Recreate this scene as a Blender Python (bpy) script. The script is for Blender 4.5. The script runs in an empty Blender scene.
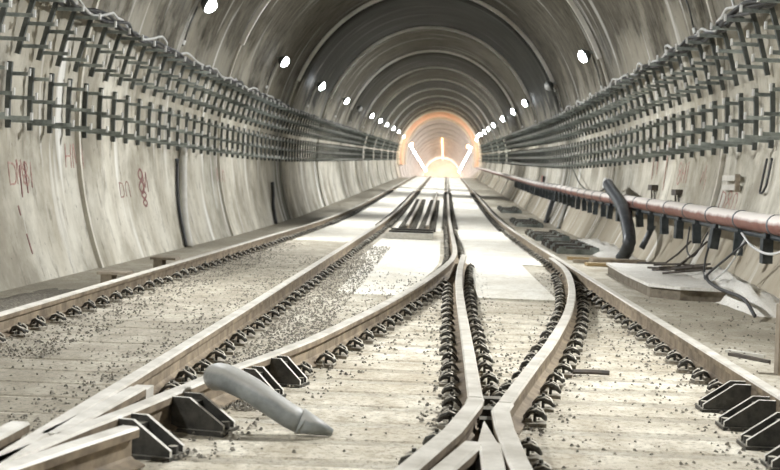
import bpy, math, random
from mathutils import Vector, Matrix
random.seed(7)
scene = bpy.context.scene
C = scene.collection

# ------------------------------------------------------------------ camera
CAM_H = 1.17
FPX = 1300.0
cam = bpy.data.cameras.new('camera'); camo = bpy.data.objects.new('camera', cam); C.objects.link(camo)
cam.sensor_width = 36.0; cam.lens = FPX / 780.0 * 36.0
camo.location = (0, 0, CAM_H)
ROLL = math.radians(2.29)
camo.rotation_euler = (Matrix.Rotation(-ROLL, 4, 'Y') @ Matrix.Rotation(math.radians(90), 4, 'X')).to_euler()
cam.shift_x = -50.0 / 780.0
cam.shift_y = -49.0 / 780.0
cam.clip_start = 0.1; cam.clip_end = 600
cam.dof.use_dof = True; cam.dof.focus_distance = 9.0; cam.dof.aperture_fstop = 4.2
scene.camera = camo

# ------------------------------------------------------------------ world, exposure
w = bpy.data.worlds.new('world'); scene.world = w; w.use_nodes = True
w.node_tree.nodes['Background'].inputs[0].default_value = (0.85, 0.92, 1.0, 1)
w.node_tree.nodes['Background'].inputs[1].default_value = 0.15
scene.view_settings.view_transform = 'Standard'
scene.view_settings.look = 'None'
scene.view_settings.gamma = 1.0
scene.view_settings.use_curve_mapping = False
scene.view_settings.exposure = 0.82
LAMP_W = 230.0
LAMP_W_FAR = 210.0

# ------------------------------------------------------------------ the bend of the place
def elev(y):
    if y < 28: return 0.0
    if y < 50: return .021 * (y - 28) ** 2 / 44
    if y < 138: return .021 * (y - 39)
    e = .021 * 99
    if y < 162:
        t = y - 138
        return e + .021 * t - (.032 / 24) * t * t / 2
    e2 = e + .021 * 24 - .032 * 12
    return e2 - .011 * (y - 162)
def sway(y):
    if y < 20: return 0.0
    if y < 40: return .0035 * (y - 20) ** 2 / 40
    return .0035 * (y - 30)
def W(x, y, z): return Vector((x + sway(y), y, z + elev(y)))

XC, ZC, RA, RUP, RLO = -0.6, 2.07, 4.75, 5.5, 5.5
RLO_R = 4.3
def wall_dx(z, side=-1):
    d = z - ZC
    r = RUP if d > 0 else (RLO if side < 0 else RLO_R)
    return RA * math.sqrt(max(0, 1 - (d / r) ** 2))
def wall_x(z, side, off=0.0): return XC + side * (wall_dx(z, side) - off)
def wall_tan(z, side):
    a = Vector((wall_x(z - .05, side), 0, z - .05)); b = Vector((wall_x(z + .05, side), 0, z + .05))
    return (b - a).normalized()

# ------------------------------------------------------------------ materials
def nn(nt, typ, **kw):
    n = nt.nodes.new(typ)
    for k, v in kw.items():
        if k == 'ins':
            for i, val in v.items(): n.inputs[i].default_value = val
        else: setattr(n, k, v)
    return n
def ramp(nt, fac, stops):
    r = nn(nt, 'ShaderNodeValToRGB')
    el = r.color_ramp.elements
    while len(el) < len(stops): el.new(0.5)
    for e, (p, c) in zip(el, stops): e.position = p; e.color = (*c, 1) if len(c) == 3 else c
    nt.links.new(fac, r.inputs[0]); return r.outputs[0]
def mixc(nt, fac, a, b, blend='MIX'):
    m = nn(nt, 'ShaderNodeMix', data_type='RGBA', blend_type=blend)
    if isinstance(fac, (int, float)): m.inputs[0].default_value = fac
    else: nt.links.new(fac, m.inputs[0])
    for s, i in ((a, 6), (b, 7)):
        if isinstance(s, tuple): m.inputs[i].default_value = (*s, 1)
        else: nt.links.new(s, m.inputs[i])
    return m.outputs[2]
def maths(nt, op, a, b=None, clamp=False):
    m = nn(nt, 'ShaderNodeMath', operation=op, use_clamp=clamp)
    for s, i in ((a, 0), (b, 1)):
        if s is None: continue
        if isinstance(s, (int, float)): m.inputs[i].default_value = s
        else: nt.links.new(s, m.inputs[i])
    return m.outputs[0]
def noise(nt, vec, scale, detail=4, rough=.6, scl=None):
    n = nn(nt, 'ShaderNodeTexNoise'); n.inputs['Scale'].default_value = scale
    n.inputs['Detail'].default_value = detail; n.inputs['Roughness'].default_value = rough
    if scl is not None:
        mp = nn(nt, 'ShaderNodeMapping'); mp.inputs['Scale'].default_value = scl
        nt.links.new(vec, mp.inputs['Vector']); vec = mp.outputs[0]
    nt.links.new(vec, n.inputs['Vector']); return n.outputs[0]
def newmat(name):
    m = bpy.data.materials.new(name); m.use_nodes = True
    nt = m.node_tree; b = nt.nodes['Principled BSDF']
    return m, nt, b
def bump(nt, b, h, strength, dist=.02):
    bp = nn(nt, 'ShaderNodeBump'); bp.inputs['Strength'].default_value = strength; bp.inputs['Distance'].default_value = dist
    nt.links.new(h, bp.inputs['Height']); nt.links.new(bp.outputs[0], b.inputs['Normal'])
def geopos(nt): return nn(nt, 'ShaderNodeNewGeometry').outputs['Position']

def simple(name, c1, c2, rough=.6, metal=0.0, scale=8.0, bstr=.2, dust=None, dust_amt=.6, dust_lim=(.75, 1.0)):
    """two tones of one material in a noise, optional pale upward faces (settled dust mostly) with patchy edges"""
    m, nt, b = newmat(name)
    p = geopos(nt)
    n = noise(nt, p, scale, 5, .65)
    col = mixc(nt, ramp(nt, n, [(.35, (0, 0, 0)), (.65, (1, 1, 1))]), c1, c2)
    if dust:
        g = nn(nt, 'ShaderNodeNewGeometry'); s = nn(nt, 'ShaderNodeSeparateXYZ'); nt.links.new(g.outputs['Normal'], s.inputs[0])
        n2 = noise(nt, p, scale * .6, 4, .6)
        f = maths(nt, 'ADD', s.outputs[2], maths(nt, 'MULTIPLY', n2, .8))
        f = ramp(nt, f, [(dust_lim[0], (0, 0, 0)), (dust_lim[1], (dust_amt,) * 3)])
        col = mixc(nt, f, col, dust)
    nt.links.new(col, b.inputs['Base Color'])
    b.inputs['Roughness'].default_value = rough; b.inputs['Metallic'].default_value = metal
    if bstr: bump(nt, b, n, bstr)
    return m
def emit(name, col, strength):
    m, nt, b = newmat(name)
    b.inputs['Base Color'].default_value = (*col, 1)
    b.inputs['Emission Color'].default_value = (*col, 1); b.inputs['Emission Strength'].default_value = strength
    return m

def lining_mat(name, base, dark, crown, wet, rough, crown_amt):
    m, nt, b = newmat(name)
    uv = nn(nt, 'ShaderNodeUVMap'); uv.uv_map = 'arc'
    u = uv.outputs[0]
    at = nn(nt, 'ShaderNodeAttribute', attribute_type='OBJECT', attribute_name='damp')
    damp = at.outputs['Fac']
    # u = arc length from the crown, v = metres along the tunnel
    streak = noise(nt, u, 1.0, 7, .66, (.50, .95, 1))
    fine = noise(nt, u, 1.0, 7, .74, (1.6, 4.2, 1))
    blot = noise(nt, u, .55, 6, .65)
    speck = noise(nt, u, 7.0, 6, .75)
    col = mixc(nt, ramp(nt, streak, [(.36, (0, 0, 0)), (.60, (1, 1, 1))]), dark, base)
    col = mixc(nt, ramp(nt, blot, [(.38, (.9, .9, .9)), (.55, (0, 0, 0))]), col, tuple(v * .72 for v in dark))
    col = mixc(nt, ramp(nt, fine, [(.33, (.8, .8, .8)), (.45, (0, 0, 0))]), col, tuple(v * .5 for v in dark))
    col = mixc(nt, ramp(nt, speck, [(.30, (.85, .85, .85)), (.39, (0, 0, 0))]), col, tuple(v * .3 for v in dark))
    # greenish damp run out of the joint at the far end of each pour
    sx = nn(nt, 'ShaderNodeSeparateXYZ'); nt.links.new(u, sx.inputs[0])
    fr = maths(nt, 'FRACT', maths(nt, 'DIVIDE', maths(nt, 'SUBTRACT', sx.outputs[1], 7.0), 12.0))
    jm = maths(nt, 'ADD', fr, maths(nt, 'MULTIPLY', streak, .9))
    jm = ramp(nt, jm, [(.50, (0, 0, 0)), (.72, (0, 0, 0)), (1.0, (.0, .0, .0))]) if False else ramp(nt, maths(nt, 'MULTIPLY', jm, .6), [(.70, (0, 0, 0)), (.86, (.72, .72, .72))])
    leak = nn(nt, 'ShaderNodeAttribute', attribute_type='OBJECT', attribute_name='leak').outputs['Fac']
    col = mixc(nt, maths(nt, 'MULTIPLY', jm, leak), col, tuple(v * 4.0 for v in wet))
    band = maths(nt, 'ADD', maths(nt, 'SUBTRACT', sx.outputs[0], 9.25), maths(nt, 'MULTIPLY', maths(nt, 'SUBTRACT', streak, .5), 1.6))
    band = ramp(nt, band, [(.0, (0, 0, 0)), (.14, (.62, .62, .62))])
    col = mixc(nt, band, col, (.30, .255, .185))
    # crown toned darker with a ragged edge, black on the wet pours
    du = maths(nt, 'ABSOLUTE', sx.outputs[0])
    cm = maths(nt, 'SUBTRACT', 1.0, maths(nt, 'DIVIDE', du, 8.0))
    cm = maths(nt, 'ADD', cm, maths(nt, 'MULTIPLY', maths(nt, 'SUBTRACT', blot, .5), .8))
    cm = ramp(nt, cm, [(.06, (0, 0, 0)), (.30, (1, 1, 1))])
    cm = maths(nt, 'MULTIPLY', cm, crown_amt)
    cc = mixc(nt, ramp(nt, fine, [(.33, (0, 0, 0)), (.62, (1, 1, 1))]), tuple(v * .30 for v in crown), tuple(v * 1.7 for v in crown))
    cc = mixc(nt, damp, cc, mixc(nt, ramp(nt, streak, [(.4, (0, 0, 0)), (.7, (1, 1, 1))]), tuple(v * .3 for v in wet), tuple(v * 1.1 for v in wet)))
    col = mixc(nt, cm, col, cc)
    # white lime runs on top of everything
    lime = noise(nt, u, 1.0, 4, .55, (.16, 1.5, 1))
    col = mixc(nt, maths(nt, 'MULTIPLY', ramp(nt, lime, [(.585, (0, 0, 0)), (.66, (.8, .8, .8))]), maths(nt, 'SUBTRACT', 1.0, maths(nt, 'MULTIPLY', cm, maths(nt, 'ADD', maths(nt, 'MULTIPLY', damp, .5), .45)), True)), col, (.80, .79, .74))
    nt.links.new(col, b.inputs['Base Color'])
    r = maths(nt, 'SUBTRACT', rough, maths(nt, 'MULTIPLY', maths(nt, 'MULTIPLY', cm, damp), .22))
    nt.links.new(r, b.inputs['Roughness'])
    b.inputs['Specular IOR Level'].default_value = .03
    h = maths(nt, 'ADD', maths(nt, 'MULTIPLY', fine, .6), blot)
    bump(nt, b, h, .45, .05)
    return m

def floor_mat(name, base, dirt, stain, sc=1.0, rough=.8):
    m, nt, b = newmat(name)
    p = geopos(nt)
    big = noise(nt, p, .55 * sc, 5, .6)
    mid = noise(nt, p, 3.2 * sc, 6, .7, (1, .55, 1))
    fin = noise(nt, p, 28 * sc, 5, .75)
    spk = noise(nt, p, 46 * sc, 3, .7)
    col = mixc(nt, ramp(nt, mid, [(.36, (0, 0, 0)), (.62, (1, 1, 1))]), dirt, base)
    col = mixc(nt, ramp(nt, big, [(.38, (.75, .75, .75)), (.56, (0, 0, 0))]), col, dirt)
    col = mixc(nt, ramp(nt, fin, [(.34, (.8, .8, .8)), (.50, (0, 0, 0))]), col, stain)
    col = mixc(nt, ramp(nt, spk, [(.24, (.9, .9, .9)), (.34, (0, 0, 0))]), col, tuple(v * .4 for v in stain))
    nt.links.new(col, b.inputs['Base Color']); b.inputs['Roughness'].default_value = rough
    bump(nt, b, maths(nt, 'ADD', fin, maths(nt, 'MULTIPLY', mid, 1.5)), .5, .03)
    return m

M = {}
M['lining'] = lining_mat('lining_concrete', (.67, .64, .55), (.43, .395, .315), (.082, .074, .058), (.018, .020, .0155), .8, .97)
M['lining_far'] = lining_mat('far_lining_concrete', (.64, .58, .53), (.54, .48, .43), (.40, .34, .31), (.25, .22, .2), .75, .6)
M['mortar'] = simple('pale_mortar', (.86, .84, .78), (.68, .65, .58), .8, 0, 1.5, .1)
M['mortar_wall'] = simple('grey_mortar', (.46, .43, .36), (.60, .57, .49), .8, 0, 1.5, .1)
M['floor'] = floor_mat('slab_concrete', (.58, .54, .44), (.30, .265, .195), (.13, .112, .08))
M['gutter'] = floor_mat('gutter_grit', (.42, .39, .31), (.30, .27, .21), (.17, .15, .11), 1.4)
M['panel'] = floor_mat('infill_concrete', (.80, .78, .70), (.64, .60, .50), (.36, .32, .24))
M['sleeper'] = floor_mat('dusty_sleeper', (.68, .635, .52), (.38, .33, .24), (.14, .118, .082), 1.3)
M['dirty_sleeper'] = floor_mat('dirty_sleeper', (.46, .42, .33), (.25, .22, .16), (.10, .085, .062), 1.3)
M['rubble'] = floor_mat('white_rubble', (.80, .78, .72), (.68, .65, .58), (.42, .40, .35), 1.5)
M['head'] = simple('rail_head_steel', (.60, .57, .50), (.40, .37, .31), .5, .15, 5, .1)
M['web'] = simple('rail_web_rust', (.27, .215, .145), (.11, .083, .055), .8, .05, 6, .25)
M['dark_steel'] = simple('dark_oiled_steel', (.030, .030, .027), (.085, .080, .068), .45, .5, 14, .3, (.42, .39, .32), .55)
M['clip'] = simple('clip_steel', (.020, .020, .018), (.085, .08, .07), .5, .4, 26, .3, (.50, .46, .37), .75)
M['clip_plate'] = simple('dusty_clip_plate', (.10, .09, .07), (.26, .23, .175), .8, 0, 24, .3, (.50, .46, .37), .6)
M['edge'] = simple('worn_plate_edge', (.62, .60, .54), (.48, .45, .38), .5, .2, 20, .1)
M['galv'] = simple('galvanised_steel', (.44, .48, .45), (.11, .125, .115), .45, .3, 2.2, .1)
M['post'] = simple('dull_zinc_post', (.055, .06, .055), (.115, .125, .115), .55, .3, 4, .1)
M['red_pipe'] = simple('red_painted_pipe', (.15, .058, .042), (.23, .10, .075), .5, 0, 4, .1, (.80, .75, .69), .92, (.38, .80))  # pale tone mixed over the upper half by the upward normal
M['band'] = simple('dark_band', (.08, .09, .10), (.16, .17, .18), .5, .4, 9, .1)
M['hanger'] = simple('blackened_hanger', (.02, .026, .028), (.06, .07, .075), .5, .2, 9, .1)
M['hose'] = simple('black_corrugated_plastic', (.025, .028, .030), (.06, .065, .07), .42, 0, 9, .1)
M['grey_hose'] = simple('grey_plastic_pipe', (.27, .285, .275), (.17, .18, .175), .5, 0, 9, .3, (.48, .46, .41), .6)
M['pale_pipe'] = simple('pale_pvc_pipe', (.62, .60, .54), (.50, .48, .42), .5, 0, 5, .1)
M['black_cable'] = simple('black_cable', (.015, .016, .016), (.04, .04, .04), .5, 0, 9, 0)
M['white_cable'] = simple('white_cable', (.62, .62, .60), (.50, .50, .48), .5, 0, 9, 0)
M['white_box'] = simple('white_plastic', (.75, .75, .73), (.62, .62, .60), .5, 0, 9, 0)
M['wood'] = simple('raw_timber', (.46, .34, .17), (.30, .21, .10), .75, 0, 5, .3, (.6, .55, .43), .35)
M['grey_wood'] = simple('weathered_timber', (.34, .29, .22), (.20, .165, .12), .8, 0, 6, .4)
M['slab_shade'] = simple('slab_shade_tone', (.10, .082, .058), (.20, .17, .125), .85, 0, 9, .5)  # shade under the broken slab put into a dark brown
M['rebar'] = simple('rebar_steel', (.06, .055, .05), (.12, .10, .08), .6, .4, 12, .2)
M['gravel'] = simple('gravel', (.06, .053, .042), (.26, .235, .185), .85, 0, 30, .3)
M['spray'] = simple('red_spray_paint', (.30, .13, .11), (.50, .38, .32), .8, 0, 12, 0)
M['dark_spray'] = simple('dark_red_paint', (.15, .06, .055), (.25, .10, .09), .8, 0, 12, 0)
M['lamp_body'] = simple('lamp_housing', (.10, .11, .11), (.16, .17, .17), .5, .3, 9, 0)
M['lens'] = emit('lamp_lens', (.93, .97, 1.0), 40)
M['dead_lens'] = simple('unlit_lens', (.62, .63, .62), (.7, .7, .7), .3, 0, 9, 0)
M['orange'] = simple('orange_lit_ring', (.80, .52, .36), (.74, .44, .28), .6, 0, 2, .1)  # orange lamp glow on the far ring put into its colour
M['warm_strip'] = emit('warm_strip', (1.0, .55, .25), 6)
M['sign_red'] = simple('red_sign', (.35, .09, .06), (.28, .06, .04), .6, 0, 9, 0)

# ------------------------------------------------------------------ mesh helpers
class MB:
    def __init__(s): s.v = []; s.f = []; s.mi = []
    def add(s, vs, fs, mi=0):
        o = len(s.v); s.v += [tuple(p) for p in vs]
        for f in fs: s.f.append(tuple(i + o for i in f)); s.mi.append(mi)
    def box(s, c, d, m=None, mi=0):
        x, y, z = (k / 2 for k in d)
        vs = [Vector((sx * x, sy * y, sz * z)) for sz in (-1, 1) for sy in (-1, 1) for sx in (-1, 1)]
        if m is not None: vs = [m @ p for p in vs]
        vs = [p + Vector(c) for p in vs]
        s.add(vs, [(0, 2, 3, 1), (4, 5, 7, 6), (0, 1, 5, 4), (2, 6, 7, 3), (0, 4, 6, 2), (1, 3, 7, 5)], mi)
    def tube(s, pts, r, n=8, mi=0, cap=True):
        pts = [Vector(p) for p in pts]; rs = r if isinstance(r, (list, tuple)) else [r] * len(pts)
        vs = []; up0 = None
        for i, p in enumerate(pts):
            t = (pts[min(i + 1, len(pts) - 1)] - pts[max(i - 1, 0)])
            t = t.normalized() if t.length > 1e-9 else Vector((0, 1, 0))
            if up0 is None:
                ref = Vector((0, 0, 1)) if abs(t.z) < .9 else Vector((1, 0, 0))
                a = t.cross(ref).normalized()
            else:
                a = (up0 - t * up0.dot(t)).normalized()
            up0 = a; b = t.cross(a)
            for k in range(n):
                an = 2 * math.pi * k / n
                vs.append(p + (a * math.cos(an) + b * math.sin(an)) * rs[i])
        fs = []
        for i in range(len(pts) - 1):
            for k in range(n):
                k2 = (k + 1) % n
                fs.append((i * n + k, i * n + k2, (i + 1) * n + k2, (i + 1) * n + k))
        if cap:
            fs.append(tuple(range(n - 1, -1, -1))); fs.append(tuple((len(pts) - 1) * n + k for k in range(n)))
        s.add(vs, fs, mi)
    def prism(s, poly, a, b, axis_fn, mi=0, side_mi=None):
        """poly of 2D points, extruded between a and b through axis_fn(px, py, t)"""
        n = len(poly)
        vs = [axis_fn(px, py, a) for px, py in poly] + [axis_fn(px, py, b) for px, py in poly]
        s.add(vs, [tuple(range(n - 1, -1, -1)), tuple(range(n, 2 * n))], mi)
        s.add(vs, [(i, (i + 1) % n, n + (i + 1) % n, n + i) for i in range(n)], mi if side_mi is None else side_mi)
    def mesh(s, name, mats, smooth=False):
        me = bpy.data.meshes.new(name); me.from_pydata(s.v, [], s.f)
        for m in (mats if isinstance(mats, (list, tuple)) else [mats]): me.materials.append(M[m])
        for p, i in zip(me.polygons, s.mi): p.material_index = i
        if smooth:
            for p in me.polygons: p.use_smooth = True
        me.update(); return me
    def build(s, name, mats, parent=None, smooth=False, loc=None):
        return link(name, s.mesh(name, mats, smooth), parent, loc)
def link(name, me, parent=None, loc=None, rotz=None):
    o = bpy.data.objects.new(name, me); C.objects.link(o)
    if parent is not None: o.parent = parent
    if loc is not None: o.location = loc
    if rotz is not None: o.rotation_euler = (0, 0, rotz)
    return o
def tag(o, label=None, cat=None, group=None, kind=None):
    if label: o['label'] = label
    if cat: o['category'] = cat
    if group: o['group'] = group
    if kind: o['kind'] = kind
    return o
def thing(name, label, cat, loc=(0, 0, 0), group=None):
    return tag(link(name, None, None, loc), label, cat, group)
def spline(pts, step=.25):
    """Catmull-Rom through points of any dimension"""
    P = [Vector(p) for p in pts]; out = []
    for i in range(len(P) - 1):
        p0 = P[i - 1] if i else P[0] * 2 - P[1]; p1, p2 = P[i], P[i + 1]
        p3 = P[i + 2] if i + 2 < len(P) else P[-1] * 2 - P[-2]
        n = max(1, int((p2 - p1).length / step))
        for k in range(n):
            t = k / n
            out.append(.5 * ((2 * p1) + (p2 - p0) * t + (2 * p0 - 5 * p1 + 4 * p2 - p3) * t * t + (3 * p1 - p0 - 3 * p2 + p3) * t ** 3))
    out.append(P[-1]); return out

# ------------------------------------------------------------------ the setting: floor and lining
Y0, Y1 = -19.0, 330.0
def yrange(a, b, st):
    n = max(1, int(round((b - a) / st))); return [a + (b - a) * i / n for i in range(n + 1)]
def strip_floor(name, x0, x1, ya, yb, z, st, mat, parent=None, thick=None, jitter=0):
    mb = MB(); ys = yrange(ya, yb, st); n = len(ys)
    top = []
    for y in ys: top += [W(x0, y, z), W(x1, y, z)]
    if thick is None:
        mb.add(top, [(2 * i, 2 * i + 1, 2 * i + 3, 2 * i + 2) for i in range(n - 1)])
    else:
        bot = [p - Vector((0, 0, thick)) for p in top]; o = 2 * n
        fs = [(2 * i, 2 * i + 1, 2 * i + 3, 2 * i + 2) for i in range(n - 1)]
        fs += [(o + 2 * i, o + 2 * i + 2, o + 2 * i + 3, o + 2 * i + 1) for i in range(n - 1)]
        fs += [(2 * i, 2 * i + 2, o + 2 * i + 2, o + 2 * i) for i in range(n - 1)]
        fs += [(2 * i + 1, o + 2 * i + 1, o + 2 * i + 3, 2 * i + 3) for i in range(n - 1)]
        fs += [(0, o, o + 1, 1), (2 * n - 2, 2 * n - 1, o + 2 * n - 1, o + 2 * n - 2)]
        mb.add(top + bot, fs)
    return mb.build(name, mat, parent)
floor = tag(strip_floor('floor', -3.42, 3.75, Y0, Y1, 0, 2.0, 'floor', thick=.4), 'pale dusty concrete tunnel floor', kind='structure')

tag(strip_floor('floor_gutter', -5.15, -3.42, Y0, Y1, -.22, 2.0, 'gutter', thick=.28), 'dusty gutter floor along the left wall', kind='structure')
RING = 12.0; J0 = 7.0
wall_l = tag(link('wall_left', None), 'curved pale concrete wall on the left', kind='structure')
wall_r = tag(link('wall_right', None), 'curved pale concrete wall on the right', kind='structure')
ceil = tag(link('ceiling', None), 'arched grey concrete ceiling with ring joints', kind='structure')
def sect(t):  # t -1..1 over the section; returns (dx, z)
    pass
# section sampled as a polyline with arc length measured from the crown
SEC = []
zs_low = [-.32 + (ZC + .32) * i / 10 for i in range(10)]
for z in zs_low: SEC.append((wall_dx(z), z))
for i in range(0, 41):
    an = math.pi / 2 * i / 40
    SEC.append((RA * math.cos(an), ZC + RUP * math.sin(an)))
ARC = [0]
for i in range(len(SEC) - 1, 0, -1):
    ARC.append(ARC[-1] + math.hypot(SEC[i][0] - SEC[i - 1][0], SEC[i][1] - SEC[i - 1][1]))
ARC = ARC[::-1]
split = next(i for i, (dx, z) in enumerate(SEC) if z > 4.3)
def lining_piece(pts, ya, yb, parent, damp, matname):
    """pts: list of (dx signed, z, arc signed); inner face, a lip at the near end and an outer face so it is a real shell"""
    ys = yrange(ya + .012, yb - .012, 2.0 if ya < 60 else 3.0)
    vs = []; fs = []; uvs = []
    n = len(pts)
    def ringat(y, shrink):
        for dx, z, a in pts:
            d = Vector((dx / RA ** 2, (z - ZC) / (RUP if z > ZC else RLO) ** 2)); d.normalize()
            vs.append(W(XC + dx - d.x * shrink, y, z - d.y * shrink if z > -.2 else z)); uvs.append((a, y))
    prof = [(ys[0], -.14)]
    for y in ys:
        t = (y - ya) / (yb - ya)
        prof.append((y, .045 * (1 - t) - .01))
    prof.append((ys[-1], -.14))
    for y, s in prof: ringat(y, s)
    for r in range(len(prof) - 1):
        for k in range(n - 1):
            a = r * n + k
            fs.append((a, a + n, a + n + 1, a + 1))
    me = bpy.data.meshes.new('lining_panel'); me.from_pydata(vs, [], fs)
    me.materials.append(M[matname])
    uvl = me.uv_layers.new(name='arc')
    for l in me.loops: uvl.data[l.index].uv = uvs[l.vertex_index]
    for p in me.polygons:
        r = p.index // (n - 1)
        p.use_smooth = 0 < r < len(prof) - 2
    me.update()
    o = link('lining_panel', me, parent); o['damp'] = damp; o['leak'] = {7: .08, 19: .35, 31: 1.0, 43: .5}.get(int(ya), .35) if ya > 0 else .1
    return o
ring_damp = {43: 1.0, 55: .15, 67: .7, 79: .2, 91: .8, 103: .3, 115: .8, 127: .2, 31: .05, 19: .0, 7: .0}
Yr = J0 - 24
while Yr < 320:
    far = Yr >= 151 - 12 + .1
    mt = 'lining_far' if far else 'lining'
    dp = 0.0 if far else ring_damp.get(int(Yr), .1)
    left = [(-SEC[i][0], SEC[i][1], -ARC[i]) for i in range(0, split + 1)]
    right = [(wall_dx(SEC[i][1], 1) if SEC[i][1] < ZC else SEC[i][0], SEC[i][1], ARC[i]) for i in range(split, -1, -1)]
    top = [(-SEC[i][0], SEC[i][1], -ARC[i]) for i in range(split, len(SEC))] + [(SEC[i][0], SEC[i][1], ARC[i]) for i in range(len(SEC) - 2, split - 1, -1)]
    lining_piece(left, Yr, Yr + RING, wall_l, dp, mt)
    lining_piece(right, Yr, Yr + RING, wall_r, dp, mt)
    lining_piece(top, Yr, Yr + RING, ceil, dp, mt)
    # pale mortar bead along the joint
    if 0 < Yr < 140:
        for par, pts_ in ((wall_l, left), (wall_r, right), (ceil, top)):
            bm2 = MB(); vs = []
            for y, sh_ in ((Yr - .04, -.02), (Yr - .04, .10), (Yr + .05, .10), (Yr + .05, -.02)):
                for dx, z, a in pts_:
                    if par is not ceil: sh_ = min(sh_, .05)
                    d = Vector((dx / RA ** 2, (z - ZC) / (RUP if z > ZC else RLO) ** 2)); d.normalize()
                    vs.append(W(XC + dx - d.x * sh_, y, z - d.y * sh_))
            n_ = len(pts_)
            bm2.add(vs, [(r * n_ + k, (r + 1) * n_ + k, (r + 1) * n_ + k + 1, r * n_ + k + 1) for r in range(3) for k in range(n_ - 1)])
            bm2.build('joint_bead', 'mortar' if par is ceil else 'mortar_wall', par)
    Yr += RING
# back of the far end
mb = MB(); mb.box(W(XC, 328, 3.5), (12, .3, 9)); tag(mb.build('wall_far', 'panel'), 'far end of the tunnel', kind='structure')

# infill panels between the rails where the bed is smooth, sleepers where it is not
for xa, xb, spans in ((.42, 1.66, [(13.6, 19.8), (19.9, 28), (28.1, 38), (38.1, 52), (52.1, 70), (70.1, 100), (100.1, 140)]),
                      (-1.28, .10, [(40.2, 52), (52.1, 70), (70.1, 100), (100.1, 140)]),
                      (-2.84, -1.64, [(25.4, 38), (38.1, 52), (52.1, 70), (70.1, 100), (100.1, 140)])):
    for ya, yb in spans:
        if xa == .42 and yb < 20: strip_floor('floor_panel', .44, 1.28, ya, yb, .022, 2, 'panel', floor, .03)
        else: strip_floor('floor_panel', xa, xb, ya, yb, .012, 2, 'panel', floor, .03)
def cx_at(y):
    for (xa, ya), (xb, yb) in zip(RC, RC[1:]):
        if ya >= y >= yb: return xa + (xb - xa) * (ya - y) / (ya - yb)
    return RC[0][0] if y > RC[0][1] else RC[-1][0]

# ------------------------------------------------------------------ rails
RA_ = [(-3.0, 140), (-3.0, -8)]
RB_ = [(-1.47, 140), (-1.47, 10), (-1.49, 3.4)]
RC = [(.29, 140), (.29, 100), (.29, 66), (.29, 44), (.29, 32), (.29, 26), (.288, 22.8), (.28, 20.9), (.255, 19.4), (.18, 17.6), (.03, 15.5), (-.12, 13.75), (-.29, 12.1), (-.45, 10.7), (-.62, 9.4), (-.79, 8.2),
      (-.97, 7.25), (-1.09, 6.7), (-1.19, 6.1), (-1.29, 5.5), (-1.37, 5.1), (-1.45, 4.6), (-1.62, 3.6)]
RD_ = [(.395, 19.3), (.30, 16.5), (.24, 13.6), (.22, 11), (.215, 8), (.21, 6.22)]
RE_ = [(1.70, 19.4), (1.645, 16.6), (1.42, 13.6), (1.13, 11), (.79, 8.7), (.60, 7.6), (.42, 6.55), (.345, 6.1)]
RF_ = [(1.79, 140), (1.79, -8)]
# profile: (across, up) for head and for web + foot
HEAD = [(-.036, .128), (.036, .128), (.038, .160), (.030, .170), (-.030, .170), (-.038, .160)]
WEB = [(-.072, .014), (.072, .014), (.072, .024), (.020, .042), (.010, .052), (.010, .118), (.030, .1285), (-.030, .1285), (-.010, .118), (-.010, .052), (-.020, .042), (-.072, .024)]
def sweep(path, prof, mb, mi=0, side_mi=None):
    n = len(prof); vs = []
    for i, (x, y) in enumerate(path):
        a = Vector(path[max(i - 1, 0)]); b = Vector(path[min(i + 1, len(path) - 1)])
        t = (b - a).normalized(); nr = Vector((-t.y, t.x))  # pointing to the right when running toward the camera
        m = 1.0
        if 0 < i < len(path) - 1:
            t1 = (Vector(path[i]) - a).normalized(); m = 1 / max(.6, t1.dot(t))
        for px, pz in prof: vs.append(W(x + nr.x * px * m, y + nr.y * px * m, pz))
    fs = []
    for i in range(len(path) - 1):
        for k in range(n): fs.append((i * n + k, (i + 1) * n + k, (i + 1) * n + (k + 1) % n, i * n + (k + 1) % n))
    if side_mi is not None:  # rusty flanks and underside of the head
        mb.add(vs, [f for q, f in enumerate(fs) if q % n not in (2, 3, 4)], side_mi); fs = [f for q, f in enumerate(fs) if q % n in (2, 3, 4)]
    fs.append(tuple(range(n))); fs.append(tuple((len(path) - 1) * n + k for k in range(n - 1, -1, -1)))
    mb.add(vs, fs, mi)
def densify(path, straight=False):
    out = []
    P = spline(path, .35) if not straight else [Vector(p) for p in path]
    for a, b in zip(P, P[1:]):
        d = (b - a).length; n = max(1, int(d / 2.5))
        for k in range(n): out.append(tuple(a + (b - a) * k / n))
    out.append(tuple(P[-1])); return out

# one fastening: base plate, spring and bolt, shared by every copy
mb = MB(); mb.box((.125, 0, .013), (.17, .15, .026)); mb.box((.075, 0, .035), (.05, .10, .02)); CLIP_PLATE = mb.mesh('clip', 'clip_plate')
mb = MB()
for sy in (-1, 1):
    mb.tube([(.045, .025 * sy, .040), (.085, .055 * sy, .078), (.13, .066 * sy, .092), (.18, .056 * sy, .072), (.205, .026 * sy, .045), (.17, .018 * sy, .062), (.12, .02 * sy, .066)], .0128, 6)
SPRING = mb.mesh('spring', 'clip', True)
mb = MB(); mb.tube([(.125, 0, .02), (.125, 0, .115)], .014, 6); mb.tube([(.125, 0, .072), (.125, 0, .098)], .030, 6); BOLT = mb.mesh('bolt', 'dark_steel')
def clip_spots(path, ya, yb, step, straight=False):
    P = [Vector(p) for p in densify(path, straight)]
    out = []; acc = 0.0
    for a, b in zip(P, P[1:]):
        d = (b - a).length; t = (b - a).normalized()
        while acc <= d:
            p = a + t * acc
            if ya <= p.y <= yb: out.append((p, math.atan2(t.y, t.x)))
            acc += step
        acc -= d
    return out
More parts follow.
